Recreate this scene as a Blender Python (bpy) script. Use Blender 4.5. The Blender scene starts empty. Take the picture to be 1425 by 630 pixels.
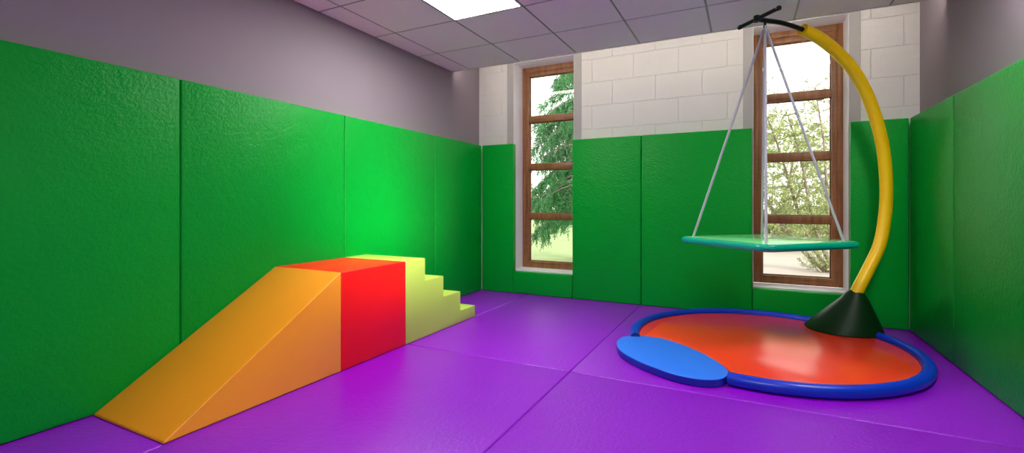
import bpy, bmesh, math, random
from mathutils import Vector, Matrix
S = bpy.context.scene
COL = S.collection
PI = math.pi

# ------------------------------------------------------------------ materials
def mat(name, base, rough=0.5, spec=0.5, metal=0.0, emit=None, estr=0.0, coat=0.0, coat_rough=0.1):
    m = bpy.data.materials.new(name); m.use_nodes = True
    b = m.node_tree.nodes['Principled BSDF']
    b.inputs['Base Color'].default_value = (*base, 1)
    b.inputs['Roughness'].default_value = rough
    b.inputs['Specular IOR Level'].default_value = spec
    b.inputs['Metallic'].default_value = metal
    b.inputs['Coat Weight'].default_value = coat
    b.inputs['Coat Roughness'].default_value = coat_rough
    if emit:
        b.inputs['Emission Color'].default_value = (*emit, 1)
        b.inputs['Emission Strength'].default_value = estr
    return m

def nd(m, kind, **kw):
    n = m.node_tree.nodes.new(kind)
    for k, v in kw.items():
        if k in n.inputs: n.inputs[k].default_value = v
        else: setattr(n, k, v)
    return n
def ln(m, a, b): m.node_tree.links.new(a, b)
def bsdf(m): return m.node_tree.nodes['Principled BSDF']

def noise(m, scale, detail=3, stretch=None, rot=None, dist=0.0, rough=0.5):
    tc = nd(m, 'ShaderNodeTexCoord'); mp = nd(m, 'ShaderNodeMapping')
    if stretch: mp.inputs['Scale'].default_value = stretch
    src = tc.outputs['Object']
    if rot:
        m0 = nd(m, 'ShaderNodeMapping'); m0.inputs['Rotation'].default_value = rot
        ln(m, src, m0.inputs['Vector']); src = m0.outputs['Vector']
    ln(m, src, mp.inputs['Vector'])
    n = nd(m, 'ShaderNodeTexNoise', Scale=scale, Detail=detail, Distortion=dist, Roughness=rough)
    ln(m, mp.outputs['Vector'], n.inputs['Vector'])
    return n

def chain_bumps(m, items):
    """items: (socket, strength, distance)"""
    prev = None
    for sock, st, ds in items:
        b = nd(m, 'ShaderNodeBump'); b.inputs['Strength'].default_value = st; b.inputs['Distance'].default_value = ds
        ln(m, sock, b.inputs['Height'])
        if prev: ln(m, prev, b.inputs['Normal'])
        prev = b.outputs['Normal']
    ln(m, prev, bsdf(m).inputs['Normal'])

def vary(m, base, amt, scale, target='Base Color', detail=4):
    n = noise(m, scale, detail)
    r = nd(m, 'ShaderNodeValToRGB')
    r.color_ramp.elements[0].position = 0.0; r.color_ramp.elements[1].position = 1.0
    r.color_ramp.elements[0].color = (*[c * (1 - amt) for c in base], 1)
    r.color_ramp.elements[1].color = (*[min(1, c * (1 + amt)) for c in base], 1)
    ln(m, n.outputs['Fac'], r.inputs['Fac']); ln(m, r.outputs['Color'], bsdf(m).inputs['Base Color'])

def vinyl(name, base, rough, grain_rot, grain=0.5, wrinkle=0.3, spec=0.35, gs=60, stretch=(1, 1, .35)):
    m = mat(name, base, rough, spec)
    vary(m, base, 0.04, 2.0, detail=2)
    g = noise(m, gs, 4, stretch=stretch, rot=grain_rot, rough=.6)
    v = nd(m, 'ShaderNodeTexVoronoi', Scale=170.0)
    tc = nd(m, 'ShaderNodeTexCoord'); ln(m, tc.outputs['Object'], v.inputs['Vector'])
    w = noise(m, 6, 2, dist=.9, rough=.4)
    chain_bumps(m, ([(w.outputs['Fac'], wrinkle, .03)] if wrinkle else []) + [(g.outputs['Fac'], grain, .008), (v.outputs['Distance'], grain * .5, .0012)])
    rn = noise(m, 3.5, 3)
    mr = nd(m, 'ShaderNodeMapRange'); mr.inputs['To Min'].default_value = rough - .008; mr.inputs['To Max'].default_value = rough + .055
    ln(m, rn.outputs['Fac'], mr.inputs['Value']); ln(m, mr.outputs['Result'], bsdf(m).inputs['Roughness'])
    return m

M = {}
M['green'] = vinyl('green padded vinyl', (0.0, 0.305, 0.026), .31, (.75, .75, 0), .6, .2, .14, 60, (1, 1, .28))
M['purple'] = vinyl('purple floor vinyl', (0.29, 0.001, 0.62), .29, (0, 0, .5), .5, .04, .55, 80, (1, .6, 1))
M['orange'] = vinyl('orange play vinyl', (1.0, 0.35, 0.018), .33, (0, 0, 0), .06, .03, .45)
M['red'] = vinyl('red play vinyl', (1.0, 0.008, 0.008), .36, (0, 0, 0), .06, .03)
M['lime'] = vinyl('lime play vinyl', (0.54, 0.74, 0.11), .42, (0, 0, 0), .06, .03)
M['redmat'] = vinyl('red mat vinyl', (1.0, 0.045, 0.018), .21, (0, 0, 0), .02, .02, .9)
M['bluepad'] = vinyl('blue pad vinyl', (0.03, 0.19, 0.90), .42, (0, 0, 0), .1, .03)
M['bluering'] = mat('dark blue foam ring', (0.004, 0.035, 0.58), .32)
M['blueshade'] = mat('blue pad edge with painted shade', (0.008, 0.02, 0.42), .4)  # same blue pad, with the shade on its sides put into the colour
M['blueend'] = mat('dark blue foam cut end', (0.004, 0.012, 0.16), .6)
M['boot'] = mat('dark green vinyl boot', (0.003, 0.026, 0.006), .42, .3)
M['yellow'] = mat('yellow foam sleeve', (0.98, 0.60, 0.0), .42)
M['black'] = mat('black steel tube', (0.003, 0.003, 0.003), .4, .3)
M['steel'] = mat('bright steel', (.6, .6, .62), .25, metal=1)
M['teal'] = mat('teal foam rim', (0.0, 0.40, 0.25), .25)
M['platgreen'] = mat('pale green platform cover', (0.22, 0.86, 0.32), .11, 1.0)
M['rope'] = mat('pale grey rope', (.48, .46, .53), .55)
n = noise(M['rope'], 240, 2, stretch=(1, 1, .4)); chain_bumps(M['rope'], [(n.outputs['Fac'], .6, .002)])
M['paint'] = mat('grey painted plaster', (0.26, 0.21, 0.24), .75, .25)
n = noise(M['paint'], 120, 3); chain_bumps(M['paint'], [(n.outputs['Fac'], .15, .001)])
M['reveal'] = mat('white reveal paint', (0.78, 0.75, 0.78), .5, .3)
M['band'] = mat('pale plaster band', (0.38, 0.355, 0.35), .7, .3)
M['tile'] = mat('ceiling tile', (0.90, 0.80, 0.80), .85, .2)
vary(M['tile'], (0.90, 0.80, 0.80), .03, 60); 
M['tbar'] = mat('grey ceiling bar', (.20, .19, .20), .35, metal=.6)
M['edge'] = mat('pale metal ceiling edge', (.62, .60, .56), .4, metal=.3)
M['void'] = mat('dark recess plaster', (.5, .48, .46), .9)
M['diff'] = mat('ceiling light diffuser', (.9, .9, .9), .5, emit=(1, .985, .95), estr=44.0)
M['led'] = mat('warm strip light', (.9, .9, .9), .5, emit=(1, .93, .82), estr=19.0)
M['white'] = mat('white metal', (.8, .8, .8), .4)
M['ground'] = mat('screed', (.2, .2, .2), .9)

# wood with grain
m = M['wood'] = mat('brown window timber', (.2, .08, .03), .42)
n1 = noise(m, 22, 5, stretch=(1, 1, .09), dist=.6)
n2 = noise(m, 60, 3, stretch=(.06, 1, 1))
mx = nd(m, 'ShaderNodeMath', operation='ADD'); ln(m, n1.outputs['Fac'], mx.inputs[0])
ml = nd(m, 'ShaderNodeMath', operation='MULTIPLY'); ml.inputs[1].default_value = .35
ln(m, n2.outputs['Fac'], ml.inputs[0]); ln(m, ml.outputs[0], mx.inputs[1])
r = nd(m, 'ShaderNodeValToRGB'); r.color_ramp.elements[0].position = .4; r.color_ramp.elements[1].position = .95
r.color_ramp.elements[0].color = (.15, .052, .015, 1); r.color_ramp.elements[1].color = (.37, .155, .055, 1)
ln(m, mx.outputs[0], r.inputs['Fac']); ln(m, r.outputs['Color'], bsdf(m).inputs['Base Color'])
chain_bumps(m, [(n1.outputs['Fac'], .3, .002)])

# painted block wall
m = M['block'] = mat('white painted blockwork', (.64, .61, .59), .62, .3)
tc = nd(m, 'ShaderNodeTexCoord'); sp = nd(m, 'ShaderNodeSeparateXYZ'); cb = nd(m, 'ShaderNodeCombineXYZ')
ln(m, tc.outputs['Object'], sp.inputs[0])
ax = nd(m, 'ShaderNodeMath', operation='ADD'); ax.inputs[1].default_value = -0.94 + 4.4
az = nd(m, 'ShaderNodeMath', operation='ADD'); az.inputs[1].default_value = -1.828 + 2.5
ln(m, sp.outputs['X'], ax.inputs[0]); ln(m, sp.outputs['Z'], az.inputs[0])
ln(m, ax.outputs[0], cb.inputs['X']); ln(m, az.outputs[0], cb.inputs['Y'])
wob = noise(m, 7, 2); 
wm = nd(m, 'ShaderNodeVectorMath', operation='MULTIPLY_ADD'); wm.inputs[1].default_value = (.012, .012, 0)
ln(m, wob.outputs['Color'], wm.inputs[0]); ln(m, cb.outputs[0], wm.inputs[2])
bt = nd(m, 'ShaderNodeTexBrick', Scale=1.0); bt.offset = .5
bt.inputs['Brick Width'].default_value = .44; bt.inputs['Row Height'].default_value = .25
bt.inputs['Mortar Size'].default_value = .0045; bt.inputs['Mortar Smooth'].default_value = .7
bt.inputs['Color1'].default_value = (1, 1, 1, 1); bt.inputs['Color2'].default_value = (1, 1, 1, 1); bt.inputs['Mortar'].default_value = (0, 0, 0, 1)
ln(m, wm.outputs[0], bt.inputs['Vector'])
pn = noise(m, 45, 4, dist=.4); pn2 = noise(m, 9, 2)
chain_bumps(m, [(bt.outputs['Color'], .72, .0065), (pn.outputs['Fac'], .42, .006), (pn2.outputs['Fac'], .3, .01)])

# glass that both lets daylight through and mirrors
def glassmat():
    m = bpy.data.materials.new('clear window glass'); m.use_nodes = True; nt = m.node_tree; nt.nodes.clear()
    o = nt.nodes.new('ShaderNodeOutputMaterial'); t = nt.nodes.new('ShaderNodeBsdfTransparent'); g = nt.nodes.new('ShaderNodeBsdfGlossy')
    g.inputs['Roughness'].default_value = .02; t.inputs['Color'].default_value = (.97, .98, .97, 1)
    f = nt.nodes.new('ShaderNodeFresnel'); f.inputs['IOR'].default_value = 1.35
    x = nt.nodes.new('ShaderNodeMixShader')
    nt.links.new(f.outputs[0], x.inputs[0]); nt.links.new(t.outputs[0], x.inputs[1]); nt.links.new(g.outputs[0], x.inputs[2]); nt.links.new(x.outputs[0], o.inputs[0])
    return m
M['glass'] = glassmat()

def leafmat(name, a, b, trans=.35):
    m = mat(name, a, .5, .3)
    inf = nd(m, 'ShaderNodeNewGeometry'); r = nd(m, 'ShaderNodeValToRGB')
    r.color_ramp.elements[0].color = (*a, 1); r.color_ramp.elements[1].color = (*b, 1)
    ln(m, inf.outputs['Random Per Island'], r.inputs['Fac']); ln(m, r.outputs['Color'], bsdf(m).inputs['Base Color'])
    tr = nd(m, 'ShaderNodeBsdfTranslucent'); ln(m, r.outputs['Color'], tr.inputs['Color'])
    mxs = nd(m, 'ShaderNodeMixShader'); mxs.inputs[0].default_value = trans
    out = m.node_tree.nodes['Material Output']
    ln(m, bsdf(m).outputs[0], mxs.inputs[1]); ln(m, tr.outputs[0], mxs.inputs[2]); ln(m, mxs.outputs[0], out.inputs['Surface'])
    return m
M['conifer'] = leafmat('conifer foliage', (.03, .17, .05), (.16, .40, .17), .35)
M['olive'] = leafmat('pale olive foliage', (.22, .30, .10), (.48, .52, .24), .35)
M['hedge'] = leafmat('distant hedge foliage', (.20, .32, .12), (.38, .48, .22), .3)
M['bark'] = mat('grey bark', (.22, .17, .14), .9)
n = noise(M['bark'], 30, 4, stretch=(1, 1, .2)); chain_bumps(M['bark'], [(n.outputs['Fac'], .7, .01)])
m = M['sand'] = mat('pale sandy path', (.50, .45, .40), .95, .1); vary(m, (.50, .45, .40), .12, 1.5)
m = M['lawn'] = mat('short lawn', (.33, .42, .20), .95, .1); vary(m, (.33, .42, .20), .25, 4)

# ------------------------------------------------------------------ mesh helpers
def link(name, bm, m, parent=None, smooth=True, angle=35, origin=None, mats=None):
    me = bpy.data.meshes.new(name)
    if origin is not None: bmesh.ops.translate(bm, verts=bm.verts, vec=-Vector(origin))
    bmesh.ops.recalc_face_normals(bm, faces=bm.faces)
    bm.to_mesh(me); bm.free()
    for mm in (mats or [m]): me.materials.append(mm)
    if smooth:
        me.shade_smooth(); me.set_sharp_from_angle(angle=math.radians(angle))
    o = bpy.data.objects.new(name, me); COL.objects.link(o)
    if origin is not None: o.location = origin
    if parent:
        o.parent = parent
        if origin is None: o.matrix_parent_inverse = Matrix.Translation(-parent.location)
        else:
            o.location = Vector(origin) - parent.location
    return o

def abox(bm, x0, x1, y0, y1, z0, z1, bev=0.0, seg=3, mi=0):
    r = bmesh.ops.create_cube(bm, size=1)
    vs = r['verts']
    bmesh.ops.scale(bm, verts=vs, vec=(x1 - x0, y1 - y0, z1 - z0))
    bmesh.ops.translate(bm, verts=vs, vec=((x0 + x1) / 2, (y0 + y1) / 2, (z0 + z1) / 2))
    es = list({e for v in vs for e in v.link_edges})
    fs = list({f for v in vs for f in v.link_faces})
    for f in fs: f.material_index = mi
    if bev: bmesh.ops.bevel(bm, geom=es, offset=bev, segments=seg, profile=.5, affect='EDGES')
def boxbm(*a, **k):
    bm = bmesh.new(); abox(bm, *a, **k); return bm

def tube(bm, pts, rad, n=16, closed=False, cap=True, round_cap=False):
    pts = [Vector(p) for p in pts]; N = len(pts)
    rr = rad if hasattr(rad, '__len__') else [rad] * N
    tang = []
    for i in range(N):
        a = pts[(i - 1) % N] if (closed or i > 0) else pts[i]; b = pts[(i + 1) % N] if (closed or i < N - 1) else pts[i]
        tang.append((b - a).normalized())
    up = Vector((0, 0, 1)) if abs(tang[0].z) < .9 else Vector((1, 0, 0))
    u = (up - tang[0] * up.dot(tang[0])).normalized()
    rings = []
    for i in range(N):
        u = (u - tang[i] * u.dot(tang[i])).normalized(); v = tang[i].cross(u)
        rings.append([bm.verts.new(pts[i] + (u * math.cos(2 * PI * k / n) + v * math.sin(2 * PI * k / n)) * rr[i]) for k in range(n)])
    for i in range(N if closed else N - 1):
        A, B = rings[i], rings[(i + 1) % N]
        for k in range(n): bm.faces.new((A[k], A[(k + 1) % n], B[(k + 1) % n], B[k]))
    if cap and not closed:
        bm.faces.new(rings[0][::-1]); bm.faces.new(rings[-1])
    return rings

def prism(bm, outline, z0, z1, bev=0.0, seg=3, axis='z'):
    """extrude a closed outline; axis 'z': points are x,y ; axis 'x': points are y,z and z0..z1 run along x"""
    def mk(p, h): return (p[0], p[1], h) if axis == 'z' else (h, p[0], p[1])
    A = [bm.verts.new(mk(p, z0)) for p in outline]; B = [bm.verts.new(mk(p, z1)) for p in outline]
    n = len(A); bm.faces.new(A[::-1]); bm.faces.new(B)
    for i in range(n): bm.faces.new((A[i], A[(i + 1) % n], B[(i + 1) % n], B[i]))
    bmesh.ops.recalc_face_normals(bm, faces=bm.faces)
    if bev:
        es = [e for e in bm.edges if e.calc_face_angle(0) > math.radians(25)]
        bmesh.ops.bevel(bm, geom=es, offset=bev, segments=seg, profile=.5, affect='EDGES')

def catmull(P, n=8, closed=True):
    P = [Vector(p) for p in P]; N = len(P); out = []
    rng = range(N) if closed else range(N - 1)
    for i in rng:
        g = (lambda j: P[j % N]) if closed else (lambda j: P[max(0, min(N - 1, j))])
        a, b, c, d = g(i - 1), g(i), g(i + 1), g(i + 2)
        for k in range(n):
            t = k / n
            out.append(.5 * ((2 * b) + (c - a) * t + (2 * a - 5 * b + 4 * c - d) * t * t + (3 * b - a - 3 * c + d) * t ** 3))
    if not closed: out.append(P[-1])
    return out

def thing(name, label, cat, loc, group=None):
    o = bpy.data.objects.new(name, None); COL.objects.link(o); o.location = loc; o.empty_display_size = .1
    return tag(o, label, cat, group)
def tag(o, label, cat, group=None, kind=None):
    o['label'] = label; o['category'] = cat
    if group: o['group'] = group
    if kind: o['kind'] = kind
    return o
def struct(name, bm, m, parent=None, **k):
    o = link(name, bm, m, parent, **k)
    if not parent: o['kind'] = 'structure'
    return o

# ------------------------------------------------------------------ dimensions (metres; camera above the origin)
XL, XR, YB = -2.807, 1.169, 4.799           # faces of the pads
WL, WR, WB = -2.892, 1.254, 4.884           # faces of the walls
WF = -3.2                                    # wall behind the camera
PT, CZ, CE = 1.711, 2.466, 4.297             # pad top, ceiling height, ceiling edge
TOP = 3.15
W1 = (-2.425, -1.688); W2 = (0.051, 0.779); WZ0, WZ1 = 0.256, 2.652

# ------------------------------------------------------------------ room shell
struct('floor', boxbm(WL - .2, WR + .2, WF - .2, WB + .001, -.2, -.045), M['ground'], smooth=False)
struct('wall_left', boxbm(WL - .2, WL, WF - .2, WB + .31, -.05, TOP), M['paint'], smooth=False)
W3 = (-.35, .95, 1.30, 2.34)  # opening added out of view so the sun reaches the left wall
bm = bmesh.new()
for q in ((WF - .2, W3[0], -.05, TOP), (W3[1], WB + .31, -.05, TOP), (W3[0], W3[1], -.05, W3[2]), (W3[0], W3[1], W3[3], TOP)): abox(bm, WR, WR + .2, *q)
struct('wall_right', bm, M['paint'], smooth=False)
struct('wall_front', boxbm(WL, WR, WF - .2, WF, -.05, TOP), M['paint'], smooth=False)
bm = bmesh.new(); T = .318
for a, b in ((WL, W1[0]), (W1[1], W2[0]), (W2[1], WR)): abox(bm, a, b, WB, WB + T, -.05, TOP)
for a, b in (W1, W2):
    abox(bm, a, b, WB, WB + T, -.05, WZ0 - .02); abox(bm, a, b, WB, WB + T, WZ1 + .012, TOP)
struct('wall_back', bm, M['block'], smooth=False)

# suspended ceiling: tiles in a grid of bars, stopping short of the window wall
bm = bmesh.new()
xs = [WL, -2.667] + [-2.667 + .6 * k for k in range(1, 7)] + [WR]
ys = [CE - .008 - .586 * 0]
yl = [4.297, 3.711] + [3.711 - .6 * k for k in range(1, 13)]
LIGHTS = [(1, 1), (5, 1), (1, 5), (5, 5), (3, 9)]
LC = set()
for i in range(len(xs) - 1):
    for j in range(len(yl) - 1):
        y1, y0 = yl[j], max(yl[j + 1], WF)
        if y1 <= WF: continue
        if (i, j) in ((2, 2), (7, 2), (5, 7)): LC.add((i, j)); continue
        g = .0075
        abox(bm, xs[i] + g, xs[i + 1] - g, y0 + g, y1 - g, CZ, CZ + .02, .002, 1)
struct('ceiling', bm, M['tile'], smooth=False)
bm = bmesh.new()
for x in xs[1:-1]: abox(bm, x - .011, x + .011, WF, CE, CZ + .004, CZ + .03)
for y in yl[1:]:
    if y > WF: abox(bm, WL, WR, y - .010, y + .010, CZ + .0045, CZ + .029)
struct('trim_1', bm, M['tbar'], smooth=False)
struct('trim_2', boxbm(WL, WR, CE - .004, CE + .012, CZ - .002, CZ + .045, .001, 1), M['edge'], smooth=False)
bm = bmesh.new(); abox(bm, WL, WR, CE - .06, CE - .01, CZ + .046, TOP)
struct('trim_3', bm, M['void'], smooth=False)
struct('ceiling', boxbm(WL, WR, WF, WB + T, TOP, TOP + .1), M['void'], smooth=False)

def ceiling_light(i, j, label):
    x0, x1 = xs[i], xs[i + 1]; y1, y0 = yl[j], yl[j + 1]
    t = thing('ceiling_light', label, 'ceiling light', ((x0 + x1) / 2, (y0 + y1) / 2, CZ), 'square light panels in the suspended ceiling')
    fb = bmesh.new(); a = .006; w = .012
    for q in ((x0 + a, x1 - a, y0 + a, y0 + a + w), (x0 + a, x1 - a, y1 - a - w, y1 - a), (x0 + a, x0 + a + w, y0 + a, y1 - a), (x1 - a - w, x1 - a, y0 + a, y1 - a)):
        abox(fb, *q, CZ - .001, CZ + .05)
    link('frame', fb, M['white'], t, smooth=False)
    link('diffuser', boxbm(x0 + a + w, x1 - a - w, y0 + a + w, y1 - a - w, CZ + .0005, CZ + .012), M['diff'], t, smooth=False)
LL = {(2, 2): 'glowing white square ceiling light panel above the ramp, the one in view',
      (7, 2): 'square ceiling light panel over the right wall pads', (5, 7): 'square ceiling light panel overhead behind the viewpoint'}
for k in sorted(LC): 
    if k in LL: ceiling_light(*k, LL[k])

# strip light on the ceiling upstand, washing the block wall
t = thing('strip_light', 'slim strip light tucked above the ceiling edge washing the white block wall', 'strip light', (-.82, CE + .01, CZ + .045))
link('housing', boxbm(WL + .03, WR - .03, CE - .0095, CE + .011, CZ + .0455, CZ + .105, .003, 2), M['white'], t)
link('diffuser', boxbm(WL + .05, WR - .05, CE + .0115, CE + .02, CZ + .055, CZ + .095, .003, 2), M['led'], t)

# ------------------------------------------------------------------ windows
def window(idx, X, dirs):
    x0, x1 = X
    yf, yb = 5.12, 5.195
    f = bmesh.new(); w = .046
    for q in ((x0, x0 + w, WZ0 + .006, WZ1), (x1 - w, x1, WZ0 + .006, WZ1)): abox(f, q[0], q[1], yf, yb, q[2], q[3], .003, 2)
    for a, b in ((WZ0 + .006, WZ0 + .05), (WZ1 - .055, WZ1)): abox(f, x0 + w, x1 - w, yf, yb, a, b, .003, 2)
    o = struct(f'window_{idx}', f, M['wood'])
    # sash stiles and rails, set a touch back
    gx0, gx1 = x0 + .082, x1 - .090
    rails = [(WZ0 + .05, .336), (.838, .908), (1.428, 1.498), (1.995, 2.070), (2.545, WZ1 - .055)]
    sb = bmesh.new()
    abox(sb, x0 + w, gx0, yf + .005, yb - .004, rails[0][0], rails[-1][1], .003, 2)
    abox(sb, gx1, x1 - w, yf + .005, yb - .004, rails[0][0], rails[-1][1], .003, 2)
    for a, b in rails: abox(sb, gx0 - .001, gx1 + .001, yf + .006, yb - .005, a, b, .004, 2)
    link('sash', sb, M['wood'], o)
    bd = bmesh.new()
    for k in range(4):
        a, b = rails[k][1], rails[k + 1][0]; e = .009
        for q in ((gx0, gx0 + e, a, b), (gx1 - e, gx1, a, b), (gx0 + e, gx1 - e, a, a + e), (gx0 + e, gx1 - e, b - e, b)):
            abox(bd, q[0], q[1], yf + .045, yf + .062, q[2], q[3], .002, 1)
    link('glazing_bead', bd, M['wood'], o)
    for k in range(4):
        a, b = rails[k][1], rails[k + 1][0]
        link('pane', boxbm(gx0 + .001, gx1 - .001, yf + .0402, yf + .0445, a + .001, b - .001), M['glass'], o, smooth=False)
    return o
window(1, W1, None); window(2, W2, None)
bm = bmesh.new(); a, b, c_, d_ = W3
for q in ((a, a + .07, c_, d_), (b - .07, b, c_, d_), (a + .07, b - .07, c_, c_ + .07), (a + .07, b - .07, d_ - .07, d_)): abox(bm, WR + .09, WR + .16, *q, .003, 2)
w3 = struct('window_3', bm, M['wood'])  # unseen window, added for the bright patch on the left wall
link('pane', boxbm(WR + .12, WR + .125, a + .07, b - .07, c_ + .07, d_ - .07), M['glass'], w3, smooth=False)  # pane of the added, unseen window

ti = 4
for (x0, x1) in (W1, W2):
    r = bmesh.new(); th = .004
    for s, x in ((-1, x0), (1, x1)):      # side bands on the wall face
        abox(r, min(x, x + s * .084), max(x, x + s * .084), WB - th, WB, .02, TOP - .01, .0015, 1)
    struct(f'trim_{ti}', r, M['band'], smooth=False); ti += 1
    r = bmesh.new()
    abox(r, x0 - .0005, x0 + .003, WB - th, 5.12, WZ0, WZ1 + .01); abox(r, x1 - .003, x1 + .0005, WB - th, 5.12, WZ0, WZ1 + .01)
    abox(r, x0 + .003, x1 - .003, WB - th, 5.12, WZ1, WZ1 + .011)
    abox(r, x0 + .003, x1 - .003, WB - th - .004, 5.12, WZ0 - .019, WZ0 + .003, .002, 2)
    struct(f'trim_{ti}', r, M['reveal'], smooth=False); ti += 1

# ------------------------------------------------------------------ wall pads
def pad(label, x0, x1, y0, y1, z0, z1, face, group):
    """padded panel: rounded vinyl slab; face tells which side swells very slightly"""
    bm = boxbm(x0, x1, y0, y1, z0, z1, .011, 4)
    o = link('wall_pad', bm, M['green'], origin=((x0 + x1) / 2, (y0 + y1) / 2, z0))
    tag(o, label, 'wall pad', group)
    return o
G = .0015
LS = [-.88, .31, 1.501, 2.688, 3.879, YB]
LN = [None, 'green wall pad nearest the left edge of the photo, behind the orange ramp foot',
      'wide green pad on the left wall behind the upper half of the orange ramp', 'green wall pad on the left wall right behind the red cube and lime steps',
      'green wall pad on the left wall between the lime steps and the far corner']
for k in range(1, 5): pad(LN[k], WL + .001, XL, LS[k] + G, LS[k + 1] - G, .001, PT, 'x', 'green pads along the left wall')
RS = [1.52, 2.71, 3.904, YB]
RN = ['green pad on the right wall nearest the viewpoint', 'wide green pad at the right photo edge with a glossy patch on top',
      'narrower green pad on the right wall in the corner by the arched pole']
for k in range(3): pad(RN[k], XR, WR - .001, RS[k] + G, RS[k + 1] - G, .001, PT, 'x', 'green pads along the right wall')
bm = bmesh.new()
for a, b in ((WF + .09, -2.07), (-2.07, -.88), (-.88, .31)):
    abox(bm, WL + .001, XL, a + G, b - G, .001, PT, .011, 3)
for a, b in ((WF + .09, -2.05), (-2.05, -.86), (-.86, .33), (.33, 1.52)): abox(bm, XR, WR - .001, a + G, b - G, .001, PT if b < -.5 else 1.28, .011, 3)
for k in range(4): abox(bm, WL + .09 + k * 1.01, WL + .09 + (k + 1) * 1.01 - .003, WF + .001, WF + .085, .001, PT, .011, 3)
struct('trim_8', bm, M['green'])  # unseen wall pads round the rear of the room, one mesh
BS = [(WL + .088, -2.392, PT, 'slim tall green pad in the far left corner, left of the tree window'),
      (-2.390, -1.683, .250, 'low green pad under the left window with the conifer view'),
      (-1.681, -.955, PT, 'tall green pad directly right of the left window'),
      (-.952, .043, PT, 'widest tall green pad between the two windows, left of the swing'),
      (.046, .776, .250, 'low green pad under the right window behind the swing base'),
      (.779, XR - .002, PT, 'tall green pad right of the right window, behind the yellow arch')]
for a, b, h, l in BS: pad(l, a + G / 2, b - G / 2, YB, WB - .006, .001, h, 'y', 'green pads along the window wall')

# ------------------------------------------------------------------ floor mats
def fmat(label, x0, x1, y0, y1):
    o = link('floor_mat', boxbm(x0 + G, x1 - G, y0 + G, y1 - G, -.044, 0, .009, 4), M['purple'], origin=((x0 + x1) / 2, (y0 + y1) / 2, -.044))
    tag(o, label, 'floor mat', 'purple vinyl floor mats')
SX = [WL + .002, -2.207, -.963, WR - .002]
FN = [['dark purple floor mat strip under the orange ramp along the left wall', 'purple floor mat in the foreground beside the orange ramp and red cube', 'wide purple floor mat in the right foreground before the swing base'],
      ['purple floor mat strip under the lime steps in the far left corner', 'purple floor mat between the lime steps and the swing base', 'wide purple floor mat under the round swing base']]
YS = [-.6, 2.706, WB - .002]
for j in range(2):
    for i in range(3): fmat(FN[j][i], SX[i], SX[i + 1], YS[j], YS[j + 1])

# ------------------------------------------------------------------ soft play blocks
bx0, bx1 = XL + .002, -2.204
bm = bmesh.new(); prism(bm, [(1.112, .0), (1.112, .010), (2.083, .605), (2.083, 0)], bx0, bx1, .007, 3, 'x')
o = link('foam_ramp', bm, M['orange'], origin=((bx0 + bx1) / 2, 1.6, 0)); tag(o, 'orange foam wedge ramp rising towards the red cube against the left wall', 'foam ramp')
bm = boxbm(bx0, bx1, 2.0865, 2.6855, 0, .603, .007, 3)
o = link('foam_cube', bm, M['red'], origin=((bx0 + bx1) / 2, 2.386, 0)); tag(o, 'red foam cube block between the orange ramp and lime steps', 'foam block')
st = [(2.689, 0), (3.652, 0), (3.652, .103), (3.410, .103), (3.410, .268), (3.158, .268), (3.158, .435), (2.916, .435), (2.916, .605), (2.689, .605)]
bm = bmesh.new(); prism(bm, st, bx0, bx1, .007, 3, 'x')
o = link('foam_steps', bm, M['lime'], origin=((bx0 + bx1) / 2, 3.1, 0)); tag(o, 'lime green foam staircase of four steps beside the red cube', 'foam steps')

# ------------------------------------------------------------------ swing stand
C0 = Vector((.107, 3.80, 0)); AL = math.radians(42); D = Vector((math.cos(AL), math.sin(AL), 0)); NR = Vector((D.y, -D.x, 0))
RR = .0366; ph = 1.2984; ea, eb = .9204, .8853
def ell(t, off=0.0):
    c, s = math.cos(t - ph), math.sin(t - ph)
    x, y = (ea + off) * c, (eb + off) * s
    return Vector((C0.x + x * math.cos(ph) - y * math.sin(ph), C0.y + x * math.sin(ph) + y * math.cos(ph), 0))
A0, A1 = math.radians(257.5 - 360), math.radians(200)      # long way round, leaving the gap for the blue pad
stand = thing('swing_stand', 'arched yellow and black swing stand with round blue foam base ring', 'swing stand', tuple(C0))
bm = bmesh.new(); N = 110
ring = [ell(A0 + (A1 - A0) * k / N) + Vector((0, 0, RR + .001)) for k in range(N + 1)]
tube(bm, ring, RR, 24)
for f in bm.faces:
    if len(f.verts) > 4: f.material_index = 1
link('base_ring', bm, None, stand, mats=[M['bluering'], M['blueend']])
# boot: flared cone standing on the mat round the foot of the pole
bm = bmesh.new(); rows = []
bc = Vector((.672, 4.455, 0)); apx = C0 + D * .868; nb = 40
for zz, fr in ((.038, .985), (.044, 1.0), (.07, .945), (.12, .81), (.18, .65), (.24, .49), (.29, .355), (.325, .262), (.345, .205), (.352, .182)):
    k = (zz - .038) / .314
    ctr = bc.lerp(apx, k); 
    rows.append([bm.verts.new((ctr.x + .258 * fr * math.cos(2 * PI * i / nb), ctr.y + .258 * fr * math.sin(2 * PI * i / nb), zz - (.0 if k < .9 else .012 * math.cos(2 * PI * i / nb)))) for i in range(nb)])
for a, b in zip(rows, rows[1:]):
    for i in range(nb): bm.faces.new((a[i], a[(i + 1) % nb], b[(i + 1) % nb], b[i]))
bm.faces.new(rows[0][::-1]); bm.faces.new(rows[-1])
o = link('boot', bm, M['boot'], stand, angle=50); o['label'] = 'dark green conical boot at the foot of the pole'
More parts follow.
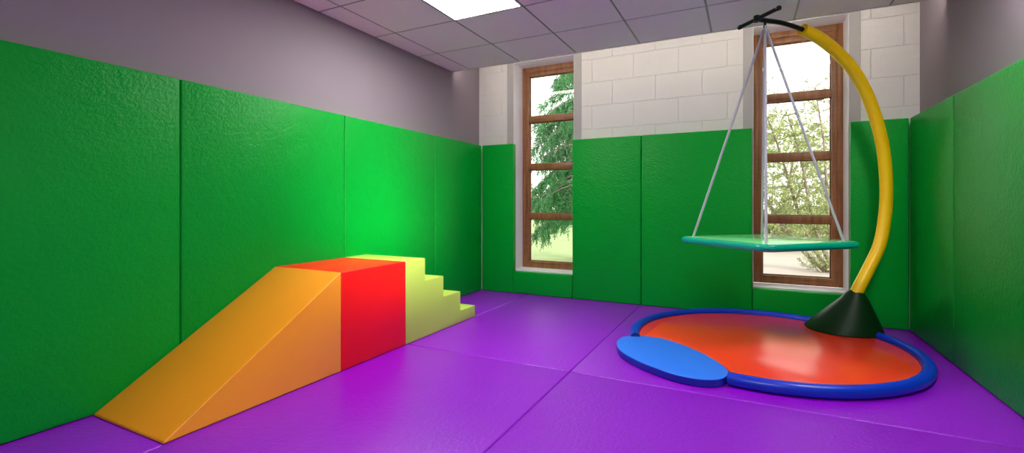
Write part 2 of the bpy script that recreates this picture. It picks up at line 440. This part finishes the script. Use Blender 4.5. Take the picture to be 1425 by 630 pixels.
# pole
prof = [(.845, .30), (.862, .347), (.977, .513), (1.095, .704), (1.150, .927), (1.163, 1.151), (1.139, 1.403), (1.078, 1.624), (.977, 1.841), (.848, 2.018), (.707, 2.138), (.569, 2.218), (.468, 2.262), (.348, 2.296), (.237, 2.317), (.14, 2.328), (.014, 2.330), (-.075, 2.330)]
path = [C0 + D * r_ + Vector((0, 0, z_)) for r_, z_ in prof]
cm = catmull(path, 6, False)
bm = bmesh.new(); tube(bm, cm[12 * 6:], .0165, 16)
pole = link('arch_pole', bm, M['black'], stand); pole['label'] = 'black steel end of the arched pole'
bm = bmesh.new(); cut = 13 * 6
sl = cm[:cut + 1]
rings = tube(bm, sl, [.043] * len(sl), 24)
o = link('foam_sleeve', bm, M['yellow'], stand); o['label'] = 'yellow foam sleeve on the arched pole'
hub = C0 + D * -.061 + Vector((0, 0, 2.332))
bm = bmesh.new(); tube(bm, [hub - NR * .165, hub + NR * .195], .0135, 14)
cb_ = link('crossbar', bm, M['black'], stand)
for s, L in ((-1, .165), (1, .195)):
    bm = bmesh.new(); e = hub + NR * s * L
    tube(bm, [e - NR * s * .012, e + NR * s * .006], .0165, 14)
    link('end_cap', bm, M['black'], cb_)
    bm = bmesh.new(); c_ = e - NR * s * .006; tube(bm, [c_ - D * .019, c_ + D * .019], .0055, 10); link('bolt', bm, M['steel'], cb_)
bm = bmesh.new(); tube(bm, [hub + Vector((0, 0, -.02)), hub + Vector((0, 0, .022))], .021, 16); link('hub', bm, M['black'], stand)
hk = C0 + D * .012 + Vector((0, 0, 2.330))
bm = bmesh.new(); tube(bm, [hk + Vector((0, 0, -.012)), hk + Vector((0, 0, -.036))], .009, 12)
tube(bm, [hk + Vector((0, 0, -.045)) + (D * math.cos(t_) + Vector((0, 0, math.sin(t_)))) * .012 for t_ in [2 * PI * k / 20 for k in range(20)]], .0035, 8, closed=True)
link('swivel_hook', bm, M['black'], stand)

# red mat inside the ring, cut away along the blue pad
PADO = [(-0.806, 3.230), (-0.826, 3.360), (-0.800, 3.455), (-0.703, 3.520), (-0.578, 3.530), (-0.482, 3.489), (-0.377, 3.409), (-0.272, 3.305), (-0.192, 3.201), (-0.125, 3.087), (-0.094, 2.985), (-0.112, 2.885), (-0.160, 2.822), (-0.25, 2.792), (-0.359, 2.805), (-0.469, 2.858), (-0.600, 2.945), (-0.735, 3.080)]
bm = bmesh.new()
inner_r = -RR - .0
arc = [ell(A0 + .02 + (A1 - A0 - .04) * k / 90, -RR - .0005) for k in range(91)]
padin = [(-.735, 3.533), (-0.578, 3.545), (-0.472, 3.502), (-0.367, 3.421), (-0.262, 3.316), (-0.181, 3.210), (-0.113, 3.095), (-.084, 3.01)]
out = [(p.x, p.y) for p in arc] + [(p.x, p.y) for p in catmull([(a, b, 0) for a, b in padin], 5, False)]
prism(bm, out, .001, .037, .004, 2)
o = link('base_mat', bm, M['redmat'], origin=(C0.x, C0.y, 0), angle=40); tag(o, 'round red vinyl mat lying inside the blue base ring under the swing', 'mat')
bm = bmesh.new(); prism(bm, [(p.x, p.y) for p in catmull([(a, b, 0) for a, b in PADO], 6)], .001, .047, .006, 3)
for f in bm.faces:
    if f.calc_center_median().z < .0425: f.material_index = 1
o = link('step_pad', bm, None, origin=(-.45, 3.15, 0), angle=40, mats=[M['bluepad'], M['blueshade']]); tag(o, 'almond shaped bright blue foam pad closing the gap in the base ring', 'foam pad')

# ------------------------------------------------------------------ platform swing
pz = .747; hd = .562
hang = hk + Vector((0, 0, -.060))
sw = thing('platform_swing', 'square green platform swing with teal rim hanging on four grey ropes', 'swing', (C0.x, C0.y, pz))
def rsq(h, rad, n=8):
    """rounded square whose corners point along x and y"""
    pts = []; a = h / math.sqrt(2); s = a + rad * 0 ; q = a - rad
    for k in range(4):
        cx, cy = [(q, q), (-q, q), (-q, -q), (q, -q)][k]
        for i in range(n + 1):
            t = k * PI / 2 + i * PI / 2 / n
            pts.append((cx + rad * math.cos(t), cy + rad * math.sin(t)))
    r45 = PI / 4; c, s = math.cos(r45), math.sin(r45)
    return [(x * c - y * s + C0.x, x * s + y * c + C0.y) for x, y in pts]
rad = .07
o_ = rsq(hd, rad)
bm = bmesh.new(); prism(bm, rsq(hd + .002, rad), pz - .012, pz + .0245, .004, 2)
link('platform', bm, M['platgreen'], sw, angle=40)
bm = bmesh.new()
dense = []
for i in range(len(o_)):
    a, b = Vector((*o_[i], pz)), Vector((*o_[(i + 1) % len(o_)], pz))
    m_ = max(1, int((b - a).length / .06))
    for k in range(m_): dense.append(a.lerp(b, k / m_))
tube(bm, dense, .0245, 18, closed=True)
link('rim', bm, M['teal'], sw)
for dx, dy in ((-.475, 0), (.475, 0), (0, -.475), (0, .475)):
    bm = bmesh.new(); e = Vector((C0.x + dx, C0.y + dy, pz + .012)); st_ = hang + Vector((dx * .012, dy * .012, 0))
    tube(bm, [st_.lerp(e, k / 10) for k in range(11)], .0088, 12)
    link('rope', bm, M['rope'], sw)
bm = bmesh.new(); tube(bm, [hang + Vector((0, 0, .022)), hang + Vector((0, 0, -.03))], [.008, .015], 14)
link('rope_knot', bm, M['rope'], sw)

# ------------------------------------------------------------------ outside
random.seed(4)
def ground_obj(name, x0, x1, y0, y1, z, m, label, cat):
    bm = bmesh.new(); abox(bm, x0, x1, y0, y1, z - .1, z)
    o = link(name, bm, m, smooth=False); o['kind'] = 'structure'
ground_obj('ground', -70, -1.0, 5.26, 90, -.10, M['lawn'], '', '')
ground_obj('ground', -1.0, 60, 5.26, 90, -.10, M['sand'], '', '')

def leaf(bm, p, d, L, w):
    d = d.normalized(); s = d.cross(Vector((random.uniform(-1, 1), random.uniform(-1, 1), random.uniform(-1, 1))))
    if s.length < 1e-3: return
    s.normalize(); u = d.cross(s) * L * .12
    a = bm.verts.new(p); b = bm.verts.new(p + d * L * .45 + s * w + u); c = bm.verts.new(p + d * L + u * -.5); e = bm.verts.new(p + d * L * .45 - s * w + u)
    bm.faces.new((a, b, c, e))

def rv(a=1): return Vector((random.uniform(-a, a), random.uniform(-a, a), random.uniform(-a, a)))

# conifer with drooping sprays, trunk hidden to the right of the left window
tree = thing('conifer_tree', 'dark green conifer with drooping feathery branches outside the left window', 'tree', (-2.35, 8.6, -.1))
bm = bmesh.new(); tube(bm, [Vector((-2.35, 8.6, -.1)), Vector((-2.38, 8.6, 2)), Vector((-2.35, 8.62, 5.4))], [.17, .13, .05], 14); link('trunk', bm, M['bark'], tree)
fb = bmesh.new(); tb = bmesh.new()
def bough(z, ln_, ang, droop):
    st = Vector((-2.35, 8.6, z)); dr = Vector((math.cos(ang), math.sin(ang), .25))
    pts = []; p = st.copy(); v = dr.normalized()
    n = 12
    for k in range(n):
        pts.append(p.copy()); p = p + v * ln_ / n; v = (v + Vector((0, 0, -droop / n))).normalized()
    tube(tb, pts, [.018 * (1 - k / n) + .003 for k in range(n)], 6)
    for k in range(2, n):
        for q in range(5):
            # hanging spray
            b = pts[k] + rv(.05); h = random.uniform(.18, .42) * (.6 + .4 * k / n)
            d = Vector((random.uniform(-.5, .5) + v.x * .4, random.uniform(-.5, .5), -1)).normalized(); m_ = 14
            for i in range(m_):
                pp = b + d * h * i / m_
                for s in range(2):
                    leaf(fb, pp, d * .8 + rv(.75), random.uniform(.06, .11) * (1.15 - i / m_), .0085)
for z in [.9, 1.05, 1.3, 1.5, 1.75, 2.0, 2.2, 2.45, 2.7, 2.95, 3.2, 3.5, 3.8, 4.1]:
    for a in range(5):
        L = 1.75 if z < 2.6 else 1.75 - (z - 2.6) * .55
        bough(z + random.uniform(-.1, .1), max(.35, L * random.uniform(.8, 1.05)), PI + random.uniform(-1.25, 1.25), random.uniform(.9, 1.7))
link('foliage', fb, M['conifer'], tree, smooth=False); link('branch', tb, M['bark'], tree)
tree.children[1]['kind'] = 'stuff'

# light leafy multi stemmed tree outside the right window
tree2 = thing('olive_tree', 'pale green airy tree with thin slanting stems outside the right window', 'tree', (1.25, 9.2, -.1))
fb = bmesh.new(); sb = bmesh.new()
stems = [((1.28, 9.2), (.62, 9.1), 2.6), ((1.22, 9.2), (.2, 9.3), 3.0), ((1.34, 9.2), (1.0, 9.0), 3.0), ((1.3, 9.25), (1.7, 9.4), 3.0), ((1.15, 9.25), (-.3, 9.3), 2.4)]
for (a, b, h) in stems:
    pts = []
    for k in range(16):
        t = k / 15; pts.append(Vector((a[0] + (b[0] - a[0]) * t ** .8 + .03 * math.sin(7 * t + h), a[1] + (b[1] - a[1]) * t, -.1 + h * t)))
    tube(sb, pts, [.030 * (1 - k / 17) + .004 for k in range(16)], 8)
    for k in range(3, 16):
        for q in range(6):
            d = Vector((random.uniform(-1, 1), random.uniform(-1, 1), random.uniform(-.1, .9))).normalized(); L = random.uniform(.25, .6)
            tw = [pts[k] + d * L * i / 6 + Vector((0, 0, -.09 * (i / 6) ** 2)) for i in range(7)]
            tube(sb, tw, [.005 - .0005 * i for i in range(7)], 4)
            for i in range(1, 7):
                for s in range(5): leaf(fb, tw[i] + rv(.03), d + rv(1.0) + Vector((0, 0, -.2)), random.uniform(.045, .085), .0075)
for q in range(26):   # low suckers round the foot
    d = Vector((random.uniform(-1, .6), random.uniform(-.6, .3), random.uniform(.4, 1))).normalized(); L = random.uniform(.25, .5); b0 = Vector((1.22 + random.uniform(-.2, .2), 9.15, -.1))
    tw = [b0 + d * L * i / 6 for i in range(7)]; tube(sb, tw, .003, 4)
    for i in range(2, 7):
        for s in range(5): leaf(fb, tw[i] + rv(.03), d + rv(1.0), random.uniform(.04, .07), .008)
link('foliage', fb, M['olive'], tree2, smooth=False); link('stem', sb, M['bark'], tree2)
tree2.children[0]['kind'] = 'stuff'

# bushes beyond
def bush(name, label, loc, rx, ry, h, n, m, L, w, group):
    t = thing(name, label, 'bush', loc, group)
    fb = bmesh.new(); sb = bmesh.new(); c = Vector(loc)
    for q in range(14):
        d = Vector((random.uniform(-rx, rx) * .6, random.uniform(-ry, ry) * .6, h * random.uniform(.5, .9)))
        tube(sb, [c, c + d * .5 + rv(.05), c + d], [.03, .02, .006], 5)
    for i in range(n):
        u = random.uniform(-1, 1); a = random.uniform(0, 2 * PI); r_ = random.uniform(.55, 1) ** .5
        lump = 1 + .14 * math.sin(5 * a + 3 * u) + .1 * math.sin(9 * a)
        p = c + Vector((rx * r_ * lump * math.cos(a) * math.sqrt(1 - u * u), ry * r_ * lump * math.sin(a) * math.sqrt(1 - u * u), h * .5 + h * .5 * r_ * u * lump))
        leaf(fb, p, rv(1), random.uniform(.7, 1.2) * L, w)
    f = link('foliage', fb, m, t, smooth=False); f['kind'] = 'stuff'; link('stem', sb, M['bark'], t)
BG = 'pale bushes beyond the windows'
bush('bush', 'round pale bush seen low through the right window behind the stems', (1.4, 17.0, -.1), .9, .8, 1.0, 1500, M['hedge'], .16, .05, BG)
bush('bush', 'tall pale green bush filling the right window behind the airy tree', (.6, 13.0, -.1), 1.5, .9, 3.2, 4200, M['olive'], .14, .03, BG)
bush('bush', 'tall pale bush at the right edge of the right window', (4.3, 16.5, -.1), 1.3, .9, 2.6, 2200, M['olive'], .15, .035, BG)
bush('bush', 'distant pale bush across the lawn at the left of the left window', (-18.6, 36.0, -.1), 2.6, 2.0, 3.2, 2200, M['hedge'], .35, .12, BG)
bush('bush', 'distant pale bush across the lawn at the right of the left window', (-11.4, 36.0, -.1), 2.6, 2.0, 2.6, 2200, M['hedge'], .35, .12, BG)

# ------------------------------------------------------------------ light
w = bpy.data.worlds.new('sky'); S.world = w; w.use_nodes = True
nt = w.node_tree; bg = nt.nodes['Background']
bg.inputs['Color'].default_value = (1.0, .98, .94, 1); bg.inputs['Strength'].default_value = 2.1

def portal(x0, x1):
    l = bpy.data.lights.new('window portal', 'AREA'); l.shape = 'RECTANGLE'; l.size = x1 - x0; l.size_y = WZ1 - WZ0
    l.cycles.is_portal = True
    o = bpy.data.objects.new('window_portal', l); COL.objects.link(o)
    o.location = ((x0 + x1) / 2, 5.21, (WZ0 + WZ1) / 2); o.rotation_euler = (-PI / 2, 0, 0)
portal(*W1); portal(*W2)
l = bpy.data.lights.new('window portal', 'AREA'); l.shape = 'RECTANGLE'; l.size = 1.12; l.size_y = 1.3; l.cycles.is_portal = True
o = bpy.data.objects.new('window_portal', l); COL.objects.link(o); o.location = (WR + .21, .30, 1.86); o.rotation_euler = (0, PI / 2, 0)

sun = bpy.data.lights.new('hazy sun', 'SUN'); sun.energy = 5.2; sun.angle = math.radians(11); sun.color = (1, .95, .86)
o = bpy.data.objects.new('hazy_sun', sun); COL.objects.link(o)
dv = Vector((-4.06, 2.75, -.92)).normalized()
o.rotation_euler = dv.to_track_quat('-Z', 'Y').to_euler(); o.location = (6, -4, 4)

# ------------------------------------------------------------------ camera
cam = bpy.data.cameras.new('camera'); co = bpy.data.objects.new('camera', cam); COL.objects.link(co)
cam.sensor_fit = 'HORIZONTAL'; cam.sensor_width = 36; cam.lens = 16.4823; cam.shift_y = -0.02163; cam.clip_start = .02; cam.clip_end = 300
co.location = (0, 0, 1.0155); co.rotation_euler = (PI / 2, 0, math.radians(26.619))
S.camera = co
S.view_settings.view_transform = 'Standard'; S.view_settings.look = 'None'; S.view_settings.gamma = 1; S.view_settings.use_curve_mapping = False
S.view_settings.exposure = 0.28
